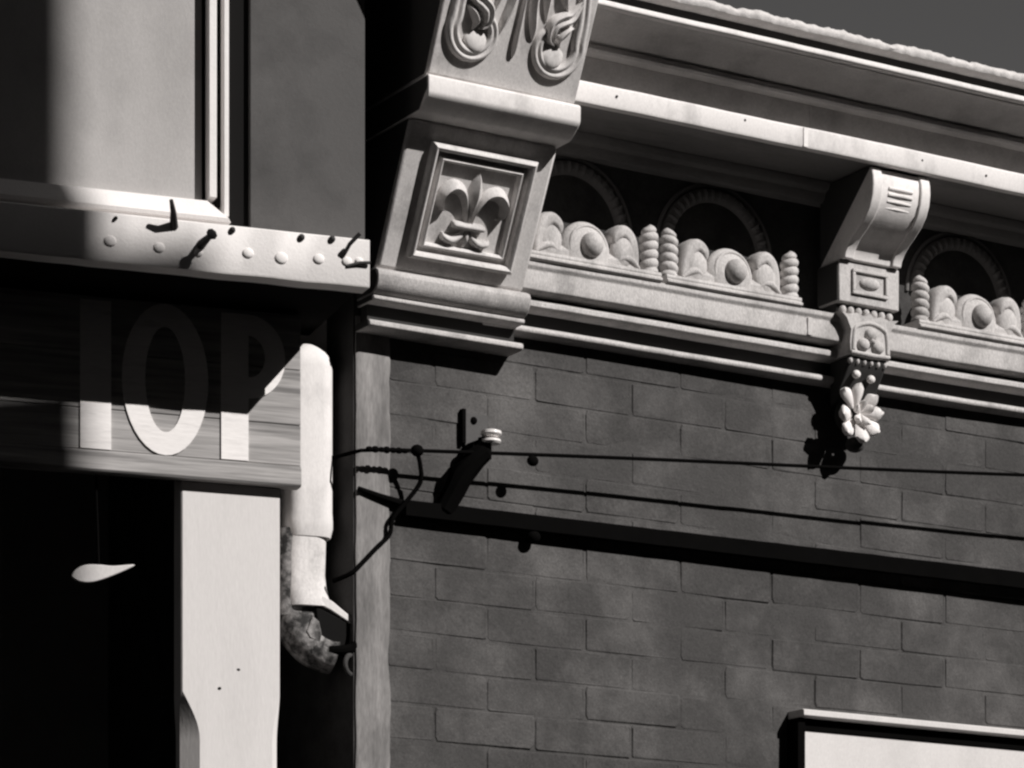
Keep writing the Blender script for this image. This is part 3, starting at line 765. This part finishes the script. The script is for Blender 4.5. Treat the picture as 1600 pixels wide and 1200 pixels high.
elb.loft(rings); dp.part('elbow', elb, 'pipe_corroded', ang=60)
# torn flange lip
fl_ = MB().loft([[(-.075,-n_,2.868),(-.052,-n_,2.856),(-.028,-n_,2.838),(-.006,-n_,2.822),(-.008,-n_,2.810),(-.030,-n_,2.822),(-.058,-n_,2.838),(-.082,-n_,2.848)] for n_ in (-.062, -.150)])
dp.part('torn_lip', fl_, 'pipe_white', bevel=.002)
mth = MB().loft([[(-.090,-n_,2.846),(-.030,-n_,2.820),(-.012,-n_,2.812),(-.018,-n_,2.790),(-.026,-n_,2.762),(-.060,-n_,2.748),(-.082,-n_,2.770)] for n_ in (-.066, -.150)])
dp.part('broken_mouth', mth, 'gap_dark', bevel=.003)
sp_ = MB().loft([[(-.098,-n_,2.822),(-.084,-n_,2.812),(-.078,-n_,2.785),(-.082,-n_,2.768),(-.104,-n_,2.775),(-.112,-n_,2.790)] for n_ in (-.060, -.075)])
dp.part('metal_shard', sp_, 'pipe_corroded', bevel=.002)
hk = MB().tube(smooth([(-.060,.068,2.752),(-.030,.060,2.752),(-.010,.058,2.758),(.000,.058,2.768)], 5), [.012]*16, 10)
dp.part('hook', hk, 'iron_black')
solo('iron_ring', MB().torus((-.013, .058, 2.722), .021, .0055, rot=Matrix.Rotation(rad(35), 3, 'Z') @ Matrix.Rotation(rad(15), 3, 'Y'), nu=24),
     'iron_rust', 'small rusty iron ring hanging from the broken drain pipe hook', 'ring', (-.013, -.058, 2.70), 'L')

# added pale blade standing in for a patch of sunlight in the porch
vn = Thing('sunlit_patch_blade', 'added pale blade standing in for a sunlit patch in the dark porch', 'sliver', (-.56, .0, 2.86), 'L')
vp = [(-.640,2.880),(-.620,2.858),(-.585,2.856),(-.540,2.874),(-.498,2.898),(-.540,2.896),(-.580,2.894),(-.615,2.896)]
vo = smooth([(-.634,2.862),(-.618,2.853),(-.590,2.853),(-.545,2.870),(-.499,2.895),(-.545,2.890),(-.575,2.8905),(-.605,2.888),(-.626,2.876),(-.634,2.862)], 4)[:-1]
vn.part('blade', MB().loft([[(u, -n_, z) for u, z in vo] for n_ in (-.012, -.004)]), 'sign_white', bevel=.002)
vn.part('rod', MB().tube([(-.575, .008, 2.880), (-.575, .040, 3.10), (-.575, .045, 3.452)], .003, 6), 'iron_black')  # invented hanger for the added blade

# ------------------------------------------------------------------ house across the street (behind the camera): shades the left edge
fb = Thing('street_house', 'tall brick house across the street shading the far left', 'house', (-2.0, 8.93, 0.0))
FY = 8.93
FXL, FXU, ZSET = 3.905, 3.725, 10.385           # setback shaped to place the shadow edge on ledge and sign
fb.part('wall', MB().box(-26.0, FXL, FY, FY + 8.0, 0.0, ZSET), 'far_brick')
fb.part('upper_wall', MB().box(-26.0, FXU, FY + .001, FY + 8.0, ZSET + .001, 14.0), 'far_brick')
fb.part('eaves', MB().box(-26.1, FXU - .3, FY - .15, FY - .001, 13.6, 14.1), 'far_brick')
def windows(t, x0, n, floors):
    for fl_i in range(floors):
        for k in range(n):
            x = x0 + 2.3*k; z = 1.0 + 3.1*fl_i
            wn = t.part('window', MB().box(x, x + 1.0, FY - .03, FY - .002, z, z + 1.6), 'far_glass')
            t.part('sill', MB().box(x - .1, x + 1.1, FY - .12, FY - .0015, z - .1, z - .003), 'far_brick', parent=wn)
windows(fb, -7.6, 5, 4)
lh = Thing('low_sky_blocker', 'unseen low brick house added across the street to cut sky light', 'house', (5.6, FY, 0.0))  # out of view, added to cut sky light and ground bounce
lh.part('wall', MB().box(FXL + .01, 8.89, FY, FY + 8.0, 0.0, 9.1), 'far_brick')
lh.part('eaves', MB().box(FXL + .01, 8.89, FY - .05, FY - .001, 8.7, 9.15), 'far_brick')
windows(lh, 4.5, 1, 2)
th = Thing('tall_sky_blocker', 'unseen tall brick house added across the street to cut sky light', 'house', (15.0, FY, 0.0))  # second unseen house, added to narrow the open sky
th.part('wall', MB().box(8.9, 26.0, FY, FY + 2.8, 0.0, 14.0), 'far_brick')
th.part('eaves', MB().box(8.95, 26.1, FY - .15, FY - .001, 13.6, 14.1), 'far_brick')
windows(th, 9.8, 7, 4)
